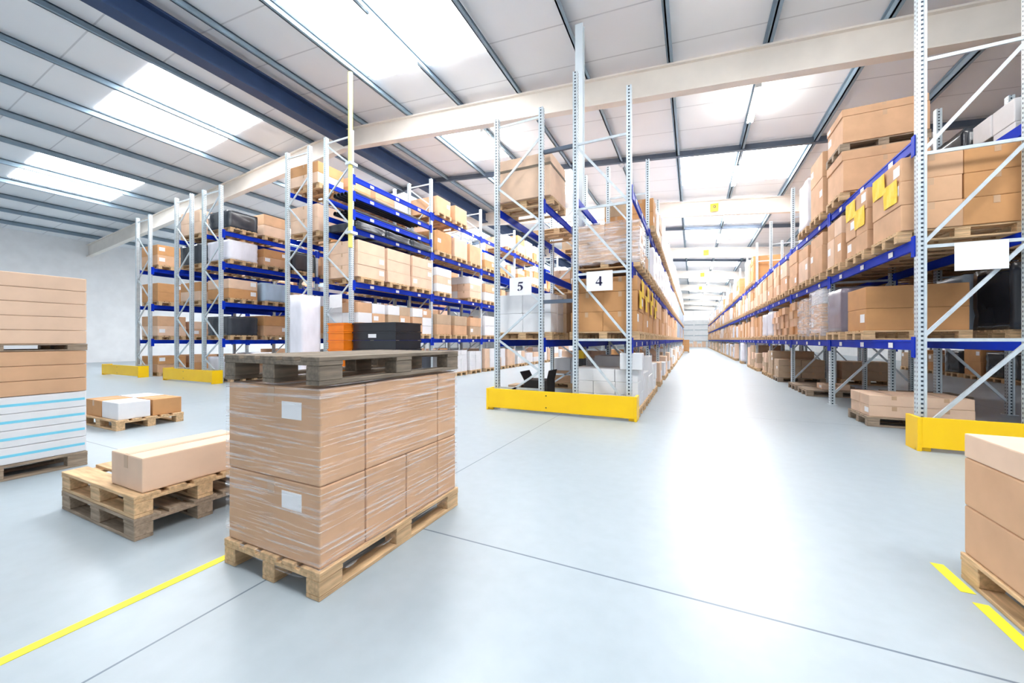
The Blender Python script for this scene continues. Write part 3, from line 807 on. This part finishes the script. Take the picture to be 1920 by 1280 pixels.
# yellow floor tape
for i, (x, y0, y1, lb) in enumerate(((.985, 2.14, 2.36, 'yellow floor tape dash by the far corner of the right edge pallet'), (.985, 1.5, 2.07, 'yellow floor tape dash nearer along the right edge pallet'),
                                 (-1.945, .35, 1.1, 'yellow floor tape line left of the film wrapped load'))):
    o = MB().box(x - .022, x + .022, y0, y1, .0005, .002).build('floor_tape', 'floor_yellow')
    tag(o, lb, 'tape', 'yellow floor tapes')

# ------------------------------------------------------------------ camera
TH = math.atan2(339, 720)
cam = bpy.data.objects.new('camera', bpy.data.cameras.new('camera')); COL.objects.link(cam)
cam.location = (0, 0, S); cam.rotation_euler = (math.pi / 2, 0, TH)
cam.data.sensor_width = 36; cam.data.lens = 36 * 720 / 1920; cam.data.shift_y = -3 / 1920; cam.data.clip_start = .05; cam.data.clip_end = 400
scene.camera = cam

# ------------------------------------------------------------------ which goods does the photo show largest?
V, F, OWN = [], [], []
for i, it in enumerate(ITEMS):
    if it['kind'] == 'film': continue
    x0, x1, y0, y1, z0, z1 = it['b']; b = len(V)
    V += [(x0, y0, z0), (x1, y0, z0), (x1, y1, z0), (x0, y1, z0), (x0, y0, z1), (x1, y0, z1), (x1, y1, z1), (x0, y1, z1)]
    F += [tuple(b + q for q in f) for f in ((0, 3, 2, 1), (4, 5, 6, 7), (0, 1, 5, 4), (1, 2, 6, 5), (2, 3, 7, 6), (3, 0, 4, 7))]; OWN += [i] * 6
bvh = BVHTree.FromPolygons(V, F)
hits = [0] * len(ITEMS); s_, c_ = math.sin(TH), math.cos(TH)
for py in range(2, 1280, 4):
    for px in range(2, 1920, 4):
        r = (px - 960) / 720; u = (637 - py) / 720
        d = Vector((-s_ + r * c_, c_ + r * s_, u)).normalized()
        h = bvh.ray_cast(Vector((0, 0, 1)), d)
        if h[2] is not None: hits[OWN[h[2]]] += 1

def chosen(kind, most):
    c = [i for i, it in enumerate(ITEMS) if it['kind'] == kind]
    f = [i for i in c if ITEMS[i]['force']]
    rest = sorted((i for i in c if not ITEMS[i]['force'] and hits[i] > 0), key=lambda i: -hits[i])
    keep = set(f) | set(rest[:max(0, most - len(f))])
    return keep, [i for i in c if i not in keep]

# ---- carton builders
cm = {}
def carton_mesh(dx, dy, dz, tone):
    k = ('c', round(dx, 2), round(dy, 2), round(dz, 3), tone)
    if k not in cm:
        m = MB().box(-dx / 2, dx / 2, -dy / 2, dy / 2, 0, dz)
        cm[k] = m.mesh('cardboard_carton', tone, min(.008, dz * .06), 2)
    return cm[k]
def tape_mesh(dx, dy, dz):
    k = ('t', round(dx, 2), round(dy, 2), round(dz, 3))
    if k not in cm:
        w = .022; e = .0012
        m = MB().box(-w, w, -dy / 2 + .006, dy / 2 - .006, dz, dz + e)
        drop = min(.07, dz * .4)
        m.box(-w, w, -dy / 2 - e, -dy / 2, dz - drop, dz - .004).box(-w, w, dy / 2, dy / 2 + e, dz - drop, dz - .004)
        cm[k] = m.mesh('packing_tape', 'tape')
    return cm[k]
def label_mesh(w, h, axis):
    k = ('l', round(w, 3), round(h, 3), axis)
    if k not in cm:
        m = MB()
        m.box(-.0008, .0008, -w / 2, w / 2, -h / 2, h / 2) if axis == 'x' else m.box(-w / 2, w / 2, -.0008, .0008, -h / 2, h / 2)
        cm[k] = m.mesh('shipping_label', 'label')
    return cm[k]

keep, rest = chosen('carton', 296)
lr = random.Random(3)
for i in sorted(keep):
    it = ITEMS[i]; x0, x1, y0, y1, z0, z1 = it['b']; dx, dy, dz = x1 - x0, y1 - y0, z1 - z0
    o = link('cardboard_carton', carton_mesh(dx, dy, dz, it['tone']), None, ((x0 + x1) / 2, (y0 + y1) / 2, z0))
    tag(o, it['label'], it['cat'], it['group'])
    if it['tone'] not in ('white', 'black') and hits[i] > 6 and not it.get('flaps'):
        link('packing_tape', tape_mesh(dx, dy, dz), o)
    if it['face'] and hits[i] > 4 and it['tone'] != 'white' and lr.random() < .6:
        w, h = min(.13, dy * .4), min(.10, dz * .45)
        link('shipping_label', label_mesh(w, h, 'x'), o, (it['face'] * (dx / 2 + .001), lr.choice((-1, 1)) * (dy / 2 - w * .75), dz * lr.uniform(.5, .68)))
    if it.get('ends'):
        w, h = min(.12, dx * .35), min(.07, dz * .4)
        link('shipping_label', label_mesh(w, h, 'y'), o, (dx * .22, -dy / 2 - .001, dz * .75))
    if 'strapped' in it['label']:
        e = .004; za, zb = dz * .70, dz * .76
        MB().box(-dx / 2 - e, dx / 2 + e, -dy / 2 - e, -dy / 2, za, zb).box(-dx / 2 - e, dx / 2 + e, dy / 2, dy / 2 + e, za, zb).box(-dx / 2 - e, -dx / 2, -dy / 2, dy / 2, za, zb).box(dx / 2, dx / 2 + e, -dy / 2, dy / 2, za, zb).build('strap', 'wood_dark', o)
    if it.get('stripe'):
        MB().box(dx / 2, dx / 2 + .0012, -dy / 2 + .01, dy / 2 - .01, dz * .42, dz * .58).build('printed_stripe', 'cyan', o)
    if it.get('flaps'):
        MB().bar((dx / 2 - .005, 0, dz), (dx / 2 + .03, 0, dz + .15), dy, .008, up=(1, 0, 0)).build('lid_flap', 'black', o)
        MB().bar((-dx / 2 + .005, 0, dz), (-dx / 2 - .06, 0, dz + .12), dy, .008, up=(1, 0, 0)).build('lid_flap', 'black', o)
if rest:
    tones = ['brown', 'tan', 'pale', 'dusty', 'white', 'black']; m = MB()
    for i in rest: m.box(*ITEMS[i]['b'], mi=tones.index(ITEMS[i]['tone']))
    tag(m.build('cardboard_carton', tones), 'all the smaller cardboard cartons deep in the rack bays', 'box', None, 'stuff')

# ---- pallets
def pallet_parts(L, W, Hh):
    """length along x, boards run along x; returns the three kinds of parts"""
    q = Hh / .11
    deck = MB()
    for k in range(5):
        wd = .11 if k % 2 == 0 else .078; yc = -W / 2 + .055 + (W - .11) * k / 4
        deck.box(-L / 2, L / 2, yc - wd / 2, yc + wd / 2, Hh - .017 * q, Hh)
    for x in (-L / 2 + .055, 0, L / 2 - .055): deck.box(x - .055, x + .055, -W / 2, W / 2, Hh - .034 * q, Hh - .0171 * q)
    blocks = [(x, y) for x in (-L / 2 + .055, 0, L / 2 - .055) for y in (-W / 2 + .04, 0, W / 2 - .04)]
    return deck, blocks, q
pm = {}
def pallet_meshes(L, W, Hh, mat):
    k = (round(L, 3), round(W, 3), round(Hh, 3), mat)
    if k not in pm:
        deck, blocks, q = pallet_parts(L, W, Hh)
        whole = MB(); whole.v += deck.v; whole.f += deck.f; whole.m += deck.m
        for x, y in blocks: whole.box(x - .055, x + .055, y - .038, y + .038, .017 * q, Hh - .0341 * q)
        for y in (-W / 2 + .04, 0, W / 2 - .04): whole.box(-L / 2, L / 2, y - .038, y + .038, 0, .0169 * q)
        pm[k] = dict(whole=whole.mesh('wooden_pallet', mat), wb=whole, deck=deck.mesh('deck', mat, .002, 1),
                     block=MB().box(-.055, .055, -.038, .038, 0, Hh - .0511 * q).mesh('block', mat, .003, 1),
                     board=MB().box(-L / 2, L / 2, -.038, .038, 0, .0169 * q).mesh('bottom_board', mat, .002, 1), blocks=blocks, q=q)
    return pm[k]
keep, rest = chosen('pallet', 290)
big = set(sorted((i for i in keep if not ITEMS[i].get('parts')), key=lambda i: -hits[i])[:40])
for i in sorted(keep):
    it = ITEMS[i]; x0, x1, y0, y1, z0, z1 = it['b']; rot = it.get('rot')
    L, W = ((y1 - y0), (x1 - x0)) if rot else ((x1 - x0), (y1 - y0))
    P = pallet_meshes(L, W, z1 - z0, it['tone']); loc = ((x0 + x1) / 2, (y0 + y1) / 2, z0); rz = math.pi / 2 if rot else 0
    if it.get('parts') or i in big:
        t = link('wooden_pallet', None, None, loc, rz)
        link('deck', P['deck'], t)
        for x, y in P['blocks']: link('block', P['block'], t, (x, y, .017 * P['q']))
        for y in (-W / 2 + .04, 0, W / 2 - .04): link('bottom_board', P['board'], t, (0, y, 0))
    else: t = link('wooden_pallet', P['whole'], None, loc, rz)
    tag(t, it['label'], it['cat'], it['group'])
if rest:
    m = MB()
    for i in rest:
        it = ITEMS[i]; x0, x1, y0, y1, z0, z1 = it['b']
        wb = pallet_meshes(x1 - x0, y1 - y0, z1 - z0, it['tone'])['wb']; b = len(m.v)
        cx, cy = (x0 + x1) / 2, (y0 + y1) / 2
        m.v += [(x + cx, y + cy, z + z0) for x, y, z in wb.v]; m.f += [tuple(b + q for q in f) for f in wb.f]; m.m += [0 if it['tone'] == 'wood' else 1] * len(wb.f)
    tag(m.build('wooden_pallet', ['wood', 'wood_grey']), 'all the smaller wooden pallets deep in the rack bays', 'pallet', None, 'stuff')

# ---- wrapped loads: rumpled blocks with a pleated top
def rumpled(dx, dy, dz, seed, amp=.018, n=7):
    bm = bmesh.new(); bmesh.ops.create_cube(bm, size=1)
    for v in bm.verts: v.co = Vector((v.co.x * dx, v.co.y * dy, (v.co.z + .5) * dz))
    bmesh.ops.subdivide_edges(bm, edges=bm.edges[:], cuts=n, use_grid_fill=True)
    bm.normal_update(); of = Vector((seed * 3.7, seed * 1.3, 0))
    for v in bm.verts:
        nn = noise.noise(Vector((v.co.x * 4, v.co.y * 4, v.co.z * 9)) + of)
        q = v.co.copy(); c = Vector((0, 0, q.z)); out = (q - c)
        k = abs(nn) * amp * 2
        if q.z > .002: v.co.x *= 1 - k / max(dx, .2); v.co.y *= 1 - k / max(dy, .2)
        if q.z > dz * .97: v.co.z -= abs(noise.noise(Vector((q.x * 6, q.y * 6, seed)))) * amp * 1.6
    for v in bm.verts: v.co *= S
    for f in bm.faces: f.smooth = True
    return bm
keep, rest = chosen('wrap', 220)
wm = {}
def wrap_mesh(dx, dy, dz, tone, seed):
    k = (round(dx, 2), round(dy, 2), round(dz, 2), tone, seed)
    if k not in wm:
        bm = rumpled(dx, dy, dz, seed); me = bpy.data.meshes.new('wrapped_load'); bm.to_mesh(me); bm.free(); me.materials.append(M[tone]); wm[k] = me
    return wm[k]
for i in sorted(keep):
    it = ITEMS[i]; x0, x1, y0, y1, z0, z1 = it['b']
    o = link('wrapped_load', wrap_mesh(x1 - x0, y1 - y0, z1 - z0, it['tone'], i % 4), None, ((x0 + x1) / 2, (y0 + y1) / 2, z0))
    tag(o, it['label'], it['cat'], it['group'])
if rest:
    tones = ['whitewrap', 'bluewrap', 'darkwrap', 'redwrap', 'greywrap']; m = MB()
    for i in rest: m.box(*ITEMS[i]['b'], mi=tones.index(ITEMS[i]['tone']))
    tag(m.build('wrapped_load', tones), 'all the smaller wrapped loads deep in the rack bays', 'load', None, 'stuff')

# ---- film shells, sheets, tubes, crates
for i, it in enumerate(ITEMS):
    x0, x1, y0, y1, z0, z1 = it['b']; dx, dy, dz = x1 - x0, y1 - y0, z1 - z0; c = ((x0 + x1) / 2, (y0 + y1) / 2, z0)
    if it['kind'] == 'film':
        bm = bmesh.new(); bmesh.ops.create_cube(bm, size=1)
        for v in bm.verts: v.co = Vector((v.co.x * dx, v.co.y * dy, (v.co.z + .5) * dz))
        bmesh.ops.delete(bm, geom=[f for f in bm.faces if f.normal.z < -.5], context='FACES_ONLY')
        bmesh.ops.subdivide_edges(bm, edges=bm.edges[:], cuts=12, use_grid_fill=True)
        for v in bm.verts:
            if v.co.z < .02: v.co.z += abs(noise.noise(Vector((v.co.x * 9, v.co.y * 9, 2)))) * .07
            v.co *= S
        me = bpy.data.meshes.new('stretch_film'); bm.to_mesh(me); bm.free(); me.materials.append(M[it['tone']])
        tag(link('stretch_film', me, None, c), it['label'], 'film', it['group'])
    elif it['kind'] == 'sheet':
        n = 5; m = MB(); pts = []
        for a in range(n + 1):
            for b in range(n + 1):
                pts.append((.003 * math.sin(a * 1.7 + b * .8), -dy / 2 + dy * a / n, dz * b / n))
        for sgn in (0, 1):
            m.poly([(p[0] + sgn * .003, p[1], p[2]) for p in pts], [(a * (n + 1) + b, (a + 1) * (n + 1) + b, (a + 1) * (n + 1) + b + 1, a * (n + 1) + b + 1) for a in range(n) for b in range(n)])
        tag(m.build('paper_sheet', 'yellow_paper', None, c), it['label'], 'sheet', it['group'])
    elif it['kind'] == 'tube':
        m = MB(); r = dx / 2; nn = 14
        out = [(r * math.cos(2 * math.pi * k / nn), r + r * math.sin(2 * math.pi * k / nn)) for k in range(nn)]
        inn = [(p[0] * .85, r + (p[1] - r) * .85) for p in out]
        P = [(p[0], y, p[1]) for y in (-dy / 2, dy / 2) for p in out + inn]
        fs = []
        for k in range(nn):
            j = (k + 1) % nn; N = 2 * nn
            fs += [(k, j, N + j, N + k), (nn + k, N + nn + k, N + nn + j, nn + j), (k, nn + k, nn + j, j), (N + k, N + j, N + nn + j, N + nn + k)]
        tag(m.poly(P, fs).build('plastic_tube', 'blackplast', None, c), it['label'], it['cat'], it['group'])
    elif it['kind'] == 'crate':
        t = thing('plastic_crate', c, it['label'], 'crate', it['group'])
        m = MB(); w = .015
        m.box(-dx / 2, dx / 2, -dy / 2, dy / 2, 0, .012).box(-dx / 2, dx / 2, -dy / 2, -dy / 2 + w, .012, dz - .025).box(-dx / 2, dx / 2, dy / 2 - w, dy / 2, .012, dz - .025)
        m.box(-dx / 2, -dx / 2 + w, -dy / 2 + w, dy / 2 - w, .012, dz - .025).box(dx / 2 - w, dx / 2, -dy / 2 + w, dy / 2 - w, .012, dz - .025)
        m.build('crate_body', it['tone'], t)
        e = .012; r_ = MB()
        r_.box(-dx / 2 - e, dx / 2 + e, -dy / 2 - e, -dy / 2 + w, dz - .025, dz - .001).box(-dx / 2 - e, dx / 2 + e, dy / 2 - w, dy / 2 + e, dz - .025, dz - .001)
        r_.box(-dx / 2 - e, -dx / 2 + w, -dy / 2 + w, dy / 2 - w, dz - .025, dz - .001).box(dx / 2 - w, dx / 2 + e, -dy / 2 + w, dy / 2 - w, dz - .025, dz - .001)
        r_.build('rim', it['tone'], t)
        if it['tone'] == 'blackplast' and abs(z0 - .142 * 7) < .1:
            MB().box(-.12, .05, -dy / 2 - .0015, -dy / 2, .04, .1).build('paper_tag', 'label', t)

# ------------------------------------------------------------------ light
wd = bpy.data.worlds.new('daylight'); scene.world = wd; wd.use_nodes = True
bg = wd.node_tree.nodes['Background']; bg.inputs[0].default_value = (.86, .93, 1, 1); bg.inputs[1].default_value = .5
scene.view_settings.view_transform = 'Standard'; scene.view_settings.look = 'None'
scene.view_settings.gamma = 1; scene.view_settings.use_curve_mapping = False
scene.view_settings.exposure = 0.78
